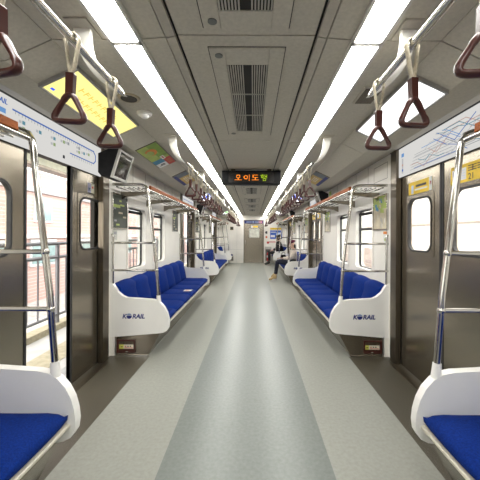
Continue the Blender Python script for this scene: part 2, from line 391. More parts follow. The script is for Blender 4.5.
# ------------------------------------------------------------------ route maps above the doors
def board(s, y, k):
    lab = ('white route map with one blue line above the open left door' if s < 0 else 'white map of the whole rail network above the closed right door')
    lab += [', nearest the camera', ', at the middle doors', ', at the farthest doors'][k]
    t = thing('route_map', lab, 'map', (s*1.45, y, 2.0), 'route maps above the doors')
    L, Hh = 1.43, .284; y0 = y-.76
    A = Vector((s*1.468, y0, 1.880)); U = Vector((0, 1, 0)); V = Vector((0, 0, 1)); 
    N = Vector((-s, 0, 0))
    def quad(b, a0, b0, a1, b1, e, mi):
        pts = [A+U*a0+V*b0, A+U*a1+V*b0, A+U*a1+V*b1, A+U*a0+V*b1]
        b.hexa([p-N*.001 for p in pts]+[p+N*e for p in pts], mi)
    def line(b, p, q, w, e, mi):
        p, q = Vector(p), Vector(q); d = (q-p).normalized(); n = Vector((-d.y, d.x))*w/2; d = d*w/2
        pts = [A+U*c.x+V*c.y for c in (p-d-n, q+d-n, q+d+n, p-d+n)]
        b.hexa([c for c in pts]+[c+N*e for c in pts], mi)
    b = B(); quad(b, 0, 0, L, Hh, .006, 0); b.build('map_board', emit('backlit_map_film', (1, .985, .95), .52, 4, .03), t, root=t)
    b = B()
    if s < 0:
        M = Matrix.Translation(A+U*.075+V*.225+N*.007) @ Matrix(((0, V.x, N.x, 0), (1, V.y, N.y, 0), (0, V.z, N.z, 0), (0, 0, 0, 1)))
        b.text('KORAIL', M, .045, 1, .0005, .001, .25)
        quad(b, .09, .165, .22, .195, .008, 2)
        for j in range(3): quad(b, .09, .10+j*.016, .20, .106+j*.016, .007, 3)
        line(b, (.28, .215), (1.28, .215), .010, .008, 1); line(b, (1.28, .215), (1.315, .18), .010, .008, 1); line(b, (1.315, .18), (1.315, .13), .010, .008, 1)
        line(b, (1.315, .13), (1.28, .10), .010, .008, 1); line(b, (1.28, .10), (.90, .10), .008, .008, 1)
        for j in range(34):
            a = .30+j*.0295; line(b, (a, .195), (a, .212), .004, .007, 3)
        for j in range(10): line(b, (.93+j*.035, .075), (.93+j*.035, .097), .004, .007, 3)
        for a, c in ((.36, .15), (.36, .11), (.52, .14), (.68, .145), (.68, .10), (.80, .155), (.86, .16), (1.02, .165), (1.02, .13), (1.10, .14), (1.18, .15)):
            quad(b, a, c, a+.026, c+.024, .007, R.choice([3, 4, 5])); quad(b, a-.03, c+.002, a-.008, c+.02, .007, 6)
        quad(b, .80, .035, .825, .06, .007, 7)
    else:
        RR = random.Random(5)
        for i in range(26):
            mi = RR.choice([1, 2, 1, 3, 6, 8, 3, 4, 6])
            a = RR.uniform(.05, .7); c = RR.uniform(.02, .24); pts = [(a, c)]
            for j in range(RR.randint(3, 6)):
                da = RR.uniform(.05, .22); dc = RR.choice([0, 0, da*.55, -da*.55, da*.3])
                a, c = a+da, c+dc
                if a > L-.18 or not .015 < c < .25: break
                pts.append((a, c))
            for p, q in zip(pts, pts[1:]): line(b, p, q, .0045, .007+.0001*i, mi)
        for j in range(6): line(b, (.55+j*.02, .03+j*.025), (1.2-j*.015, .03+j*.025), .0035, .0065, 3)
        quad(b, 1.32, .19, 1.37, .225, .007, 2); quad(b, 1.335, .03, 1.36, .175, .007, 6); quad(b, 1.335, .05, 1.36, .07, .0075, 1); quad(b, 1.335, .10, 1.36, .12, .0075, 8)
    def lit(nm, c): return emit('backlit_print_'+nm, c, .52)
    b.build('map_print', [lit('white', (1, 1, 1)), lit('blue', (.08, .20, .62)), lit('sky', (.22, .45, .85)), lit('grey', (.42, .44, .46)), lit('teal', (.16, .38, .48)), lit('green', (.40, .52, .25)), lit('pale', (.66, .67, .68)), lit('ink', (.05, .05, .06)), lit('rose', (.72, .45, .38))], t, root=t)
for s in (-1, 1):
    for k in (0, 1, 2): board(s, YD+k*P, k)

# ------------------------------------------------------------------ benches
PROF = [(1.453, .775), (1.435, .775), (1.415, .745), (1.395, .685), (1.365, .642), (1.32, .622), (1.2, .614), (1.06, .606), (1.00, .594), (.955, .567), (.915, .522),
        (.885, .465), (.868, .405), (.862, .35), (.868, .30), (.888, .268), (.925, .249), (.98, .241), (1.453, .199)]
SEATP = [(1.36, .335), (1.36, .425), (1.30, .428), (1.20, .424), (1.08, .424), (.99, .426), (.93, .421), (.90, .408), (.886, .385), (.89, .36), (.905, .345), (.95, .338)]
BACKP = [(1.30, .40), (1.312, .47), (1.328, .56), (1.348, .65), (1.366, .72), (1.38, .757), (1.398, .776), (1.42, .782), (1.44, .775), (1.452, .76), (1.452, .40)]
TS = [0, .04, .10, .2, .35, .5, .65, .8, .9, .96, 1]
def bench(i, s, label, nseats, logo=True):
    y0, y1 = BENCH[i]
    t = thing('seat_bench', label, 'bench', (s*1.2, (y0+y1)/2, 0), 'blue seat benches along the walls')
    th = .05
    b = B()
    b.prism([(s*1.40, 0), (s*1.09, 0), (s*.965, .235), (s*.965, .30), (s*1.40, .30)], 'y', y0+.006, y1-.006)
    ped = b.build('pedestal', STEEL, t, root=t)
    b = B(); b.prism([(s*1.11, 0), (s*1.085, 0), (s*1.08, .014), (s*1.105, .014)], 'y', y0, y1)
    b.box(s*1.09, s*1.40, y0-.004, y0+.006, 0, .012); b.build('pedestal_strip', CHROME, ped, root=t)
    b = B(); b.box(s*1.412, s*1.453, y0+.002, y1-.002, 0, .33); b.build('wall_foot', WHITE, t, root=t)
    b = B(); b.prism([(s*1.42, .30), (s*1.42, .338), (s*.91, .343), (s*.888, .338), (s*.888, .322), (s*.91, .312), (s*.96, .306)], 'y', y0+th-.01, y1-th+.01)
    b.build('seat_tray', mat('tray_beige', (.62, .58, .48), .4, 0, 6, .04), t, .006, root=t)
    w = (y1-y0-2*th)/nseats
    for j in range(nseats):
        a = y0+th+j*w
        rings = []
        for q in TS:
            e = abs(2*q-1)**3; k = []
            for u, z in SEATP:
                top = 1 if z > .40 else 0; fr = 1 if u < .95 else 0
                k.append((s*(u+.012*e*fr), a+.001+q*(w-.002), z-.022*e*top-.012*e**4*top))
            rings.append(k)
        b = B(); b.loft(rings); b.build('seat_cushion', BLUE, t, root=t)
        rings = []
        for q in TS:
            e = abs(2*q-1)**1.8; k = []
            for u, z in BACKP:
                fr = 1 if u < 1.44 else 0; k.append((s*(u+.042*e*fr*(1-.5*(z > .7))), a+.001+q*(w-.002), z-.018*e*(z > .74)))
            rings.append(k)
        b = B(); b.loft(rings); b.build('backrest', BLUE, t, root=t)
    for q, (a, c) in ((-1, (y0, y0+th)), (1, (y1-th, y1))):
        if i == 3 and q == 1: continue
        b = B(); b.prism([(s*u, z) for u, z in PROF], 'y', a, c); pn = b.build('end_panel', SHELL, t, .016, 3, root=t)
        b = B(); m = (a+c)/2; b.tube([(s*.98, m, .57), (s*.98, m, .60), (s*.984, m, .645)], [.027, .023, .021], 12); b.build('pole_collar', SHELL, pn, root=t)
        if logo:
            b = B(); yy = a-.0005 if q < 0 else c+.0005
            # KORAIL wordmark with its round emblem standing for the O
            cx = s*1.235; dirx = 1 if q < 0 else -1
            def put(st, x, sz):
                M = Matrix.Translation((cx+dirx*x, yy, .402)) @ Matrix(((dirx, 0, 0, 0), (0, 0, dirx*-1 if dirx > 0 else 1, 0), (0, 1, 0, 0), (0, 0, 0, 1)))
                b.text(st, M, sz, 0, .0008, .0022, .22)
            put('K', -.128, .066); put('RAIL', -.022, .066)
            n = 20; ox, oz = cx+dirx*-.054, .426
            def disc(r, z0, z1, e, mi, dx=0):
                pts = []
                for j in range(n+1):
                    aa = math.asin(max(-1, min(1, z0/r))) + (math.asin(max(-1, min(1, z1/r)))-math.asin(max(-1, min(1, z0/r))))*j/n
                    pts.append((r*math.cos(aa), r*math.sin(aa)))
                poly = [(ox+p[0], oz+p[1]) for p in pts]+[(ox-p[0], oz+p[1]) for p in reversed(pts)]
                b.prism(poly, 'y', yy-q*.0002, yy+q*e, mi)
            disc(.029, -.0289, .006, .0010, 0); disc(.029, .010, .0289, .0010, 1)
            b.build('logo', [NAVY, mat('emblem_grey_blue', (.25, .34, .55), .5)], pn, root=t)
    # framed notice on the near end of the pedestal
    b = B(); xa, xb, za, zb, yy = s*1.222, s*1.398, .035, .175, y0
    xa, xb = min(xa, xb), max(xa, xb)
    b.box(xa, xb, yy-.008, yy+.006, za, zb, 0); b.box((xa+xb)/2-.015, (xa+xb)/2+.015, yy-.014, yy-.008, za+.008, za+.022, 1)
    nf = b.build('notice_frame', [mat('maroon_frame', (.07, .02, .015), .4), CHROME], ped, .003, root=t)
    b = B(); b.box(xa+.017, xb-.017, yy-.0095, yy-.008, za+.045, zb-.05, 0); b.box(xa+.017, xa+.055, yy-.0102, yy-.0095, za+.045, zb-.05, 1)
    b.box(xa+.027, xa+.045, yy-.011, yy-.0102, za+.062, za+.07, 2); b.box(xa+.015, xb-.015, yy-.009, yy-.008, zb-.045, zb-.018, 3)
    for j in range(3): b.box(xa+.07+j*.026, xa+.083+j*.026, yy-.0102, yy-.0095, za+.066, za+.076, 4 if j == 0 else 2)
    b.box(xa+.066, xb-.022, yy-.0102, yy-.0095, za+.052, za+.058, 4)
    b.build('notice_label', [pc('cream', (.8, .74, .6)), pc('lime', (.75, .75, .12)), INK, STEELD, REDP], ped, root=t)
    return t
for s in (-1, 1):
    L = SIDE[s]
    bench(0, s, 'nearest blue bench on the %s, cut off by the bottom %s corner of the photo' % (L, L), 7)
    bench(1, s, 'long blue bench on the left with a small leaflet lying on it' if s < 0 else 'long empty blue bench on the right showing its whole white end panel', 7)
    bench(2, s, 'distant blue bench on the left, beyond the middle open door' if s < 0 else 'distant blue bench on the right where the woman in the maroon hat sits', 7)
    bench(3, s, 'short blue bench at the far left, against the end wall' if s < 0 else 'short blue bench at the far right where the person in black sits', 3)

# ------------------------------------------------------------------ luggage racks with their poles
def pole_u(z): return .98+.03*max(0, (z-.6))/.4 if z < 1.0 else 1.01+(z-1.0)/.68*.082
def rack(i, s, label):
    y0, y1 = BENCH[i]; ends = [y0+.025, y1-.025] if i < 3 else [y0+.025, y1-.03]
    t = thing('luggage_rack', label, 'luggage rack', (s*1.25, (y0+y1)/2, 1.8), 'steel luggage racks above the benches')
    for ei, y in enumerate(ends):
        if i == 3 and ei == 1: continue
        b = B(); pts = [(s*pole_u(z), y, z) for z in (.60, .8, 1.0, 1.25, 1.5, 1.68)]
        pts += [(s*1.098, y, 1.74), (s*1.106, y, 1.785), (s*1.125, y, 1.818), (s*1.165, y, 1.834), (s*1.22, y, 1.838), (s*1.44, y, 1.842)]
        b.tube(pts, .0165, 12); pl = b.build('pole', CHROME, t, root=t)
        q = -1 if ei == 0 else 1
        for z in (1.21, .915):
            b = B(); b.rod((s*pole_u(z), y, z), (s*1.452, y, z), .0125); b.ball((s*pole_u(z), y, z), .021); b.build('grab_bar', CHROME, t, root=t)
        b = B(); b.tube([(s*1.435, y, .77), (s*1.435, y, 1.27), (s*1.44, y, 1.295), (s*1.452, y, 1.30)], .011); b.build('wall_post', CHROME, t, root=t)
    ya, yb = ends
    b = B(); b.rod((s*1.115, ya, 1.79), (s*1.115, yb, 1.79), .014); b.build('front_rail', CHROME, t, root=t)
    b = B(); b.prism([(s*1.098, 1.798), (s*1.125, 1.800), (s*1.122, 1.845), (s*1.102, 1.842)], 'y', ya+.10, yb-.10); b.build('front_trim', WOOD, t, .005, root=t)
    for j in range(6):
        u = 1.155+j*.05; b = B(); b.rod((s*u, ya, 1.800+j*.003), (s*u, yb, 1.800+j*.003), .0075, 8); b.build('slat', CHROME, t, root=t)
    n = 4 if i < 3 else 2
    for j in range(n):
        y = ya+.25+(yb-ya-.5)*j/(n-1)
        b = B(); b.prism([(s*1.105, 1.785), (s*1.13, 1.772), (s*1.40, 1.735), (s*1.453, 1.70), (s*1.453, 1.795), (s*1.13, 1.796)], 'y', y-.018, y+.018); b.build('bracket', STEEL, t, .004, root=t)
for s in (-1, 1):
    for i in range(4):
        rack(i, s, 'steel luggage rack on the %s, %s' % (SIDE[s], ['nearest the camera and cut off by the frame', 'second from the camera with its whole length in view', 'third from the camera', 'shortest, against the far end wall'][i]))

# ------------------------------------------------------------------ strap rails and hanging straps
RU, RZ = .60, 1.98
RAILS = [(-1.6, 1.50, (1.36, -.1)), (2.95, 6.35, (2.86, 4.5, 6.2)), (7.8, 11.2, (7.72, 9.4, 11.05)), (12.65, 14.3, (12.58, 14.1))]
for s in (-1, 1):
    for i, (ya, yb, arms) in enumerate(RAILS):
        t = thing('strap_rail', 'polished overhead rail carrying hand straps on the %s, %s' % (SIDE[s], ['nearest the camera', 'second from the camera', 'third from the camera', 'shortest at the far end'][i]), 'rail', (s*RU, (ya+yb)/2, RZ), 'overhead strap rails')
        b = B(); b.tube([(s*RU, ya, RZ), (s*RU, ya+.03, RZ), (s*RU, yb-.03, RZ), (s*RU, yb, RZ)], [.010, .0145, .0145, .010], 14); b.build('rail', CHROME, t, root=t)
        for ya_ in arms:
            b = B(); rings = []
            K = 10
            for j in range(K+1):
                q = j/K
                u = .715-(.715-RU)*(q**1.7); z = zc(.715)-.004-(zc(.715)-RZ-.004)*math.sin(q*PI/2)**.9; y = ya_+.16*(q**2.2)
                wd = .012+.003*q; th = .027*(1-q)+.011
                tx = Vector((0, 1, .0)); rings.append([(s*(u-th), y-wd, z), (s*(u-th), y+wd, z), (s*(u+th), y+wd, z+.004), (s*(u+th), y-wd, z+.004)])
            b.loft(rings, 0, True); b.build('arm', mat('cream_arm', (.84, .82, .75), .25, 0, 5, .04, coat=.4), t, .004, root=t)
            b = B(); b.box(s*.665, s*.765, ya_-.07, ya_+.07, zc(.715)-.008, zc(.715)+.006); b.build('ceiling_plate', CEIL2, t, .003, root=t)
def make_strap():
    t = thing('hand_strap', 'x', 'hand strap', (0, 0, 0))
    pts = [(-.004, 0, -.118), (-.010, 0, -.09), (-.019, 0, -.03), (-.0235, 0, -.004), (-.019, 0, .013), (-.008, 0, .0215), (.008, 0, .0215), (.019, 0, .013), (.0235, 0, -.004), (.019, 0, -.03), (.010, 0, -.09), (.004, 0, -.118)]
    b = B(); b.tube(pts, .0052, 8, sq=(2.1, .9)); b.build('strap', CREAM, t)
    b = B(); b.prism([(-.0125, -.192), (.0125, -.192), (.014, -.118), (-.014, -.118)], 'y', -.011, .011); b.build('sleeve', BROWN, t, .004)
    # rounded triangular grip
    V = [Vector((0, -.172)), Vector((.061, -.286)), Vector((-.061, -.286))]; rr = [.024, .019, .019]; path = []; rad = []
    for j in range(3):
        a, c, d = V[j-1], V[j], V[(j+1) % 3]
        e1 = (a-c).normalized(); e2 = (d-c).normalized(); ang = e1.angle(e2); dist = rr[j]/math.tan(ang/2)
        p, q = c+e1*dist, c+e2*dist
        for h in range(6):
            f = h/5; path.append(p*(1-f)**2+c*2*f*(1-f)+q*f*f); rad.append(.0105)
        nx = (d-c).normalized()
        mid = (q+d)/2; path.append(mid); rad.append(.0088 if j != 1 else .0108)
    b = B(); b.tube([(p.x, 0, p.y) for p in path], rad, 10, closed=True, sq=(1.25, .95)); b.build('handle', BROWN, t)
    return t
proto = make_strap(); first = True
def strap(s, x, y, label, grp):
    global first
    rot = (0, R.uniform(-.05, .05)+s*.0, R.uniform(-.2, .2))
    if first:
        first = False; proto.location = (x, y, RZ); proto['label'] = label; proto['group'] = grp; proto.rotation_euler = rot
    else: dup(proto, (x, y, RZ), label, grp, rot)
for s in (-1, 1):
    near = [.765, 1.085, 1.387] if s < 0 else [.75, 1.108, 1.40]
    pre = [-1.2, -.9, -.6]
    for j, y in enumerate(near):
        strap(s, s*RU, y, 'maroon hand strap on the nearest %s rail, %s' % (SIDE[s], ['largest, cut off by the frame', 'middle one of three', 'last one before its end'][j]), 'hand straps on the nearest %s rail' % SIDE[s])
    for i, (a, n, nm) in enumerate(((3.15, 11, 'second'), (7.98, 11, 'third'), (12.8, 5, 'farthest'))):
        for j in range(n):
            strap(s, s*RU, a+j*.30, 'maroon hand strap on the %s %s rail, %s from its near end' % (nm, SIDE[s], ORD[j]), 'hand straps on the %s %s rail' % (nm, SIDE[s]))

# ------------------------------------------------------------------ ceiling lights
yl = [1.45+j*1.35 for j in range(-4, 10)]
for s in (-1, 1):
    c = 0
    for j, a in enumerate(yl):
        e = a+1.35 if j < len(yl)-1 else YE-.05
        if a > YE-.3: continue
        if e > .2: c += 1
        t = thing('ceiling_light', ('white strip light set in the ceiling, %s panel from the camera in the %s row' % (ORD[c-1], SIDE[s]) if c else 'white strip light of the %s row in the ceiling behind the camera' % SIDE[s]), 'light', (s*.562, (a+e)/2, 2.205), 'strip lights in the %s row' % SIDE[s])
        b = B()
        for u0, u1 in ((.486, .499), (.625, .640)): b.box(s*u0, s*u1, a, e, 2.192, 2.235)
        b.box(s*.488, s*.636, a, a+.014, 2.192, 2.235); b.box(s*.488, s*.636, e-.014, e, 2.192, 2.235)
        b.build('frame', mat('light_frame', (.62, .60, .56), .4, .2, 6, .05), t, root=t)
        b = B(); b.prism([(s*.499, 2.215), (s*.499, 2.197), (s*.515, 2.190), (s*.609, 2.190), (s*.625, 2.197), (s*.625, 2.215)], 'y', a+.014, e-.014); b.build('diffuser', LIGHT, t, root=t)

# ------------------------------------------------------------------ ventilation grilles in the ceiling
VENTS = [(.22, 1.275), (1.68, 2.75), (6.05, 6.95), (7.95, 8.75), (9.6, 10.4), (11.2, 12.0)]
vl = ['partly cut off by the top edge of the photo', 'nearest one seen whole', 'first one beyond the destination display', 'second one beyond the destination display', 'third one beyond the destination display', 'farthest one before the end wall']
for (a, e), lab in zip(VENTS, vl):
    t = thing('ceiling_vent', 'slatted air grille in mid ceiling, %s' % lab, 'vent', (0, (a+e)/2, 2.228), 'air grilles in the ceiling')
    big = a < 3
    b = B()
    hw, pa, pe = .19, a-.15, e+.11
    z0, z1 = 2.220, 2.229
    b.box(-hw, -.112, pa, pe, z0, z1); b.box(.112, hw, pa, pe, z0, z1); b.box(-.112, .112, pa, a, z0, z1); b.box(-.112, .112, e, pe, z0, z1)
    b.build('panel', CEIL, t, .003, root=t)
    b = B()
    for x in (-hw-.004, hw): b.box(x, x+.004, pa-.004, pe+.004, 2.2262, 2.2275)
    for y in (pa-.004, pe): b.box(-hw, hw, y, y+.004, 2.2262, 2.2275)
    b.build('panel_gap', DARK, t, root=t)
    b = B(); b.box(-.112, .112, a, e, 2.2255, 2.2275); b.build('grille_back', DARK, t, root=t)
    b = B()
    n = 17
    for j in range(n):
        x = -.106+.212*j/(n-1)
        if abs(x) < .02: continue
        b.box(x-.0032, x+.0032, a, e, 2.216, 2.2255)
    for y in [a+(e-a)*q for q in (.33, .66)]: b.box(-.11, .11, y-.003, y+.003, 2.219, 2.2255)
    b.build('grille', mat('grille_grey', (.52, .49, .43), .5), t, root=t)
    for y in (pa+.06, pe-.05):
        b = B(); b.tube([(-.145, y, 2.221), (-.145, y, 2.216)], .02, 14)
        b.build('lock', mat('lock_metal', (.2, .2, .19), .35, .8), t, root=t)

# small ceiling fittings
t = thing('ceiling_speaker', 'round dark speaker grille in the left ceiling beside the yellow lit panel', 'speaker', (-.79, 2.05, zc(.79)))
b = B(); b.tube([(-.79, 2.05, zc(.79)+.004), (-.79, 2.05, zc(.79)-.008)], [.075, .068], 24); b.build('rim', mat('tan_rim', (.5, .42, .28), .4), t, root=t)
b = B(); b.tube([(-.79, 2.05, zc(.79)-.008), (-.79, 2.05, zc(.79)-.011)], .052, 24); b.build('grille', mat('speaker_mesh', (.06, .05, .04), .6, 0, 300, .4), t, root=t)
t = thing('smoke_detector', 'round white smoke detector on the left ceiling behind the round speaker grille', 'smoke detector', (-.775, 2.30, zc(.775)))
b = B(); b.tube([(-.775, 2.30, zc(.775)+.002), (-.775, 2.30, zc(.775)-.012), (-.775, 2.30, zc(.775)-.022)], [.055, .055, .046], 24); b.build('base', SHELL, t, root=t)
b = B(); b.tube([(-.775, 2.30, zc(.775)-.02), (-.775, 2.30, zc(.775)-.032), (-.775, 2.30, zc(.775)-.042)], [.034, .032, .018], 20); b.build('sensor', SHELL, t, root=t)
t = thing('ceiling_speaker', 'square dark speaker grille in the right ceiling beside the white lit panel', 'speaker', (.775, 2.0, zc(.775)))
b = B(); b.box(.71, .84, 1.88, 2.12, zc(.775)-.008, zc(.775)+.006); b.build('rim', CEIL2, t, .003, root=t)
b = B(); b.box(.722, .828, 1.895, 2.105, zc(.775)-.011, zc(.775)-.006); b.build('grille', mat('grille_brown', (.16, .13, .09), .6, 0, 300, .4), t, root=t)

# lit panels in the ceiling over the doors, printed ones over the benches
for s in (-1, 1):
    for k in (0, 1, 2):
        a, e = (1.67+k*P, 2.53+k*P) if s < 0 else (1.73+k*P, 2.62+k*P)
        col = {(-1, 0): 'yellow', (1, 0): 'plain white'}.get((s, k), 'blue and white' if k == 1 else ('green and white' if s < 0 else 'white'))
        t = thing('lit_panel', '%s backlit advertising panel on the %s ceiling over the %s doors' % (col, SIDE[s], ['nearest', 'middle', 'farthest'][k]), 'lit panel', (s*1.0, (a+e)/2, zc(1.0)), 'backlit advertising panels on the ceiling')
        def pz(u, d): return zc(u)-d
        def pu(u): return .914+(u-.93)*.68
        def ib(b, u0, u1, y0, y1, d0, d1, mi=0):
            u0, u1 = pu(u0), pu(u1); b.prism([(s*u0, pz(u0, d0)), (s*u1, pz(u1, d0)), (s*u1, pz(u1, d1)), (s*u0, pz(u0, d1))], 'y', y0, y1, mi)
        b = B()
        ib(b, .918, .93, a-.015, e+.015, 0, .022); ib(b, 1.215, 1.227, a-.015, e+.015, 0, .022); ib(b, .93, 1.215, a-.015, a, 0, .022); ib(b, .93, 1.215, e, e+.015, 0, .022)
        b.build('frame', mat('panel_frame_grey', (.34, .33, .31), .35, .5), t, .003, root=t)
        b = B(); main = YLIT if (s, k) == (-1, 0) else WLIT
        ib(b, .93, 1.215, a, e, .004, .014, 0)
        if (s, k) == (-1, 0):
            for r_ in range(2):
                for j in range(9):
                    y = a+.16+j*.053
                    u = 1.01+r_*.09
                    ib(b, u, u+.05, y, y+.009, .014, .0145, 1); ib(b, u+.02, u+.028, y, y+.036, .014, .0145, 1)
                    if j % 2: ib(b, u+.005, u+.012, y, y+.036, .014, .0145, 1)
            ib(b, 1.17, 1.19, a+.04, a+.07, .014, .0145, 2)
        elif k == 1:
            for j in range(6): ib(b, .94+.045*j, .965+.045*j, a+.05+.06*(j % 3), e-.1-.09*(j % 2), .014, .0145, 2)
            ib(b, 1.0, 1.15, a+.3, a+.45, .014, .0145, 2)
        elif k == 2 and s < 0: ib(b, .95, 1.1, a+.1, e-.1, .014, .0145, 3)
        b.build('screen', [main, YLITD, BLIT, GLIT], t, root=t)
def ceil_poster(s, a, e, style, label):
    t = thing('ceiling_poster', label, 'poster', (s*1.0, (a+e)/2, zc(1.0)), 'printed posters on the ceiling')
    def pu(u): return .914+(u-.93)*.63
    def ib(b, u0, u1, y0, y1, d0, d1, mi=0): u0, u1 = pu(u0), pu(u1); b.prism([(s*u0, zc(u0)-d0), (s*u1, zc(u1)-d0), (s*u1, zc(u1)-d1), (s*u0, zc(u0)-d1)], 'y', y0, y1, mi)
    b = B(); ib(b, .92, 1.235, a-.01, e+.01, -.002, .005, 0)
    b.build('poster_frame', STEELD, t, root=t)
    b = B()
    if style == 0:
        ib(b, .93, 1.225, a, e, .004, .006, 1)
        ib(b, .93, 1.08, a+.0, a+.42, .006, .0064, 2)
        n = 14; c = (1.10, a+.20); pts = []
        for j in range(n+1): aa = .5+5.2*j/n; pts.append((c[0]+.085*math.cos(aa), c[1]+.10*math.sin(aa)))
        for j in range(n, -1, -1): aa = .5+5.2*j/n; pts.append((c[0]+.02+.055*math.cos(aa), c[1]+.02+.07*math.sin(aa)))
        for j in range(n):
            q = [pts[j], pts[j+1], pts[2*n-j], pts[2*n+1-j]]
            q = [(pu(u), y) for u, y in q]; b.hexa([(s*u, y, zc(u)-.0063) for u, y in q]+[(s*u, y, zc(u)-.0069) for u, y in q], 3)
        ib(b, .93, 1.05, a+.50, e, .006, .0066, 4); ib(b, 1.05, 1.225, a+.62, e, .006, .0066, 5); ib(b, 1.05, 1.225, a+.48, a+.62, .006, .0066, 6)
        ib(b, 1.0, 1.06, a+.40, a+.52, .0066, .007, 5); ib(b, 1.02, 1.04, a+.42, a+.49, .007, .0073, 4)
        ib(b, 1.02, 1.04, a+.22, a+.30, .0064, .0068, 1); ib(b, 1.09, 1.16, a+.66, a+.69, .0066, .007, 7); ib(b, 1.09, 1.19, a+.70, a+.72, .0066, .007, 7)
        for j in range(3): ib(b, .96+j*.025, .965+j*.025, a+.56, e-.06, .0066, .007, 8)
    else:
        ib(b, .93, 1.225, a, e, .004, .006, 8); ib(b, .93, 1.225, a, a+.22, .006, .0066, 9); ib(b, .95, 1.08, a+.25, e-.05, .006, .0066, 8)
        ib(b, 1.16, 1.225, a+.05, e, .006, .0067, 10)
        for j in range(3): ib(b, 1.0+j*.04, 1.012+j*.04, a+.3, e-.15, .0066, .0072, 5)
    b.build('poster_print', [STEELD, LGRN, GRNP, ORP, REDP, PAPER, TEALP, INK, pc('amber', (.62, .42, .12)), pc('slate', (.16, .18, .2)), NAVY], t, root=t)
ceil_poster(-1, 3.0, 3.78, 0, 'green poster with an orange crescent and red corner on the left ceiling')
ceil_poster(-1, 4.35, 5.1, 1, 'small amber and grey poster on the left ceiling, behind the green one')
ceil_poster(1, 4.35, 5.1, 1, 'amber and navy poster on the right ceiling near the hand straps')

# ------------------------------------------------------------------ hanging destination display
t = thing('destination_display', 'black hanging LED display with orange and green Korean letters', 'display', (.008, 4.36, 2.12))
b = B(); b.box(-.405, .42, 4.33, 4.47, 2.012, 2.2, 0); b.build('housing', BLACK, t, .006, root=t)
b = B(); b.box(-.31, .325, 4.324, 4.333, 2.03, 2.182, 0); b.build('screen', mat('dark_screen', (.012, .010, .009), .25, 0, 8, .2), t, root=t)
b = B()
for x in (-.25, .26): b.box(x-.03, x+.03, 4.37, 4.43, 2.198, 2.236, 0)
b.build('mount', STEELD, t, root=t)
def seg_d(p, a, c):
    ax, ay = a; bx, by = c; dx, dy = bx-ax, by-ay; L = dx*dx+dy*dy
    q = 0 if L == 0 else max(0, min(1, ((p[0]-ax)*dx+(p[1]-ay)*dy)/L)); return math.hypot(p[0]-ax-q*dx, p[1]-ay-q*dy)
GL = [([((.5, .42), (.5, .2)), ((.06, .17), (.94, .17))], [(.5, .68, .23)]),
      ([((.84, .03), (.84, .98))], [(.36, .55, .25)]),
      ([((.2, .9), (.8, .9)), ((.2, .9), (.2, .52)), ((.2, .52), (.82, .52)), ((.5, .52), (.5, .2)), ((.06, .17), (.94, .17))], []),
      ([((.2, .99), (.38, .99)), ((.06, .86), (.52, .86)), ((.66, .46), (.66, .97)), ((.9, .42), (.9, 1.0)), ((.66, .7), (.9, .7))], [(.29, .63, .14), (.58, .19, .19)])]
N = 16
for gi, (lines, circ) in enumerate(GL):
    b = B(); x0 = -.225+gi*.119; cs = .100/N
    for r in range(N):
        for c in range(N):
            p = ((c+.5)/N, (r+.5)/N)
            d = min([seg_d(p, *l) for l in lines]+[abs(math.hypot(p[0]-q[0], p[1]-q[1])-q[2]) for q in circ])
            if d < .046:
                x, z = x0+c*cs, 2.055+r*cs*.9; b.box(x, x+cs*.92, 4.322, 4.3245, z, z+cs*.92)
    b.build('letter', LEDG if gi == 3 else LEDO, t, root=t)['label'] = 'green Korean letter' if gi == 3 else 'orange Korean letter'

# ------------------------------------------------------------------ monitors by the doors
def monitor(s, y0, label):
    t = thing('monitor', label, 'monitor', (s*1.25, y0+.15, 2.07), 'monitors hung beside the doors')
    Lr = .31; top = (1.165, 2.068); bot = (1.242, 1.812)      # tilted towards the aisle
    a, e = y0, y0+Lr
    def q(u, z, d=0): return (s*(u-d*.964), z-d*.266)
    def blk(b, f0, f1, ya, yb, d0, d1, mi=0):
        def at(f, d):
            u = bot[0]+(top[0]-bot[0])*f; z = bot[1]+(top[1]-bot[1])*f; return q(u, z, d)
        b.prism([at(f0, d0), at(f1, d0), at(f1, d1), at(f0, d1)], 'y', ya, yb, mi)
    b = B(); b.prism([q(*bot), q(*top), (s*1.25, 2.078), (s*1.36, 2.03), (s*1.36, 1.86), (s*1.33, 1.825)], 'y', a+.004, e-.004); b.build('housing', BLACK, t, root=t)
    b = B(); w = .024
    blk(b, 0, .09, a, e, -.008, .012); blk(b, .93, 1, a, e, -.008, .012); blk(b, .09, .93, a, a+w, -.008, .012); blk(b, .09, .93, e-w, e, -.008, .012)
    b.build('bezel', mat('monitor_grey', (.50, .49, .46), .4), t, .004, root=t)
    b = B(); blk(b, .085, .935, a+w-.003, e-w+.003, .002, .007); b.build('screen', mat('screen_glass', (.02, .02, .02), .06, 0, 5, .2, spec=1.0), t, root=t)
    b = B(); b.box(s*1.21, s*1.24, a+.12, e-.12, 2.05, 2.085); b.build('mount', BLACK, t, root=t)
monitor(-1, 2.78, 'grey framed monitor high on the left, beside the nearest open door')
monitor(-1, 2.78+P, 'small distant monitor high on the left, beyond the middle open door')
monitor(1, 5.45, 'black cased monitor high on the right, at the far end of the empty bench')
monitor(1, 4.95+P, 'small distant black monitor high on the right, above the woman')

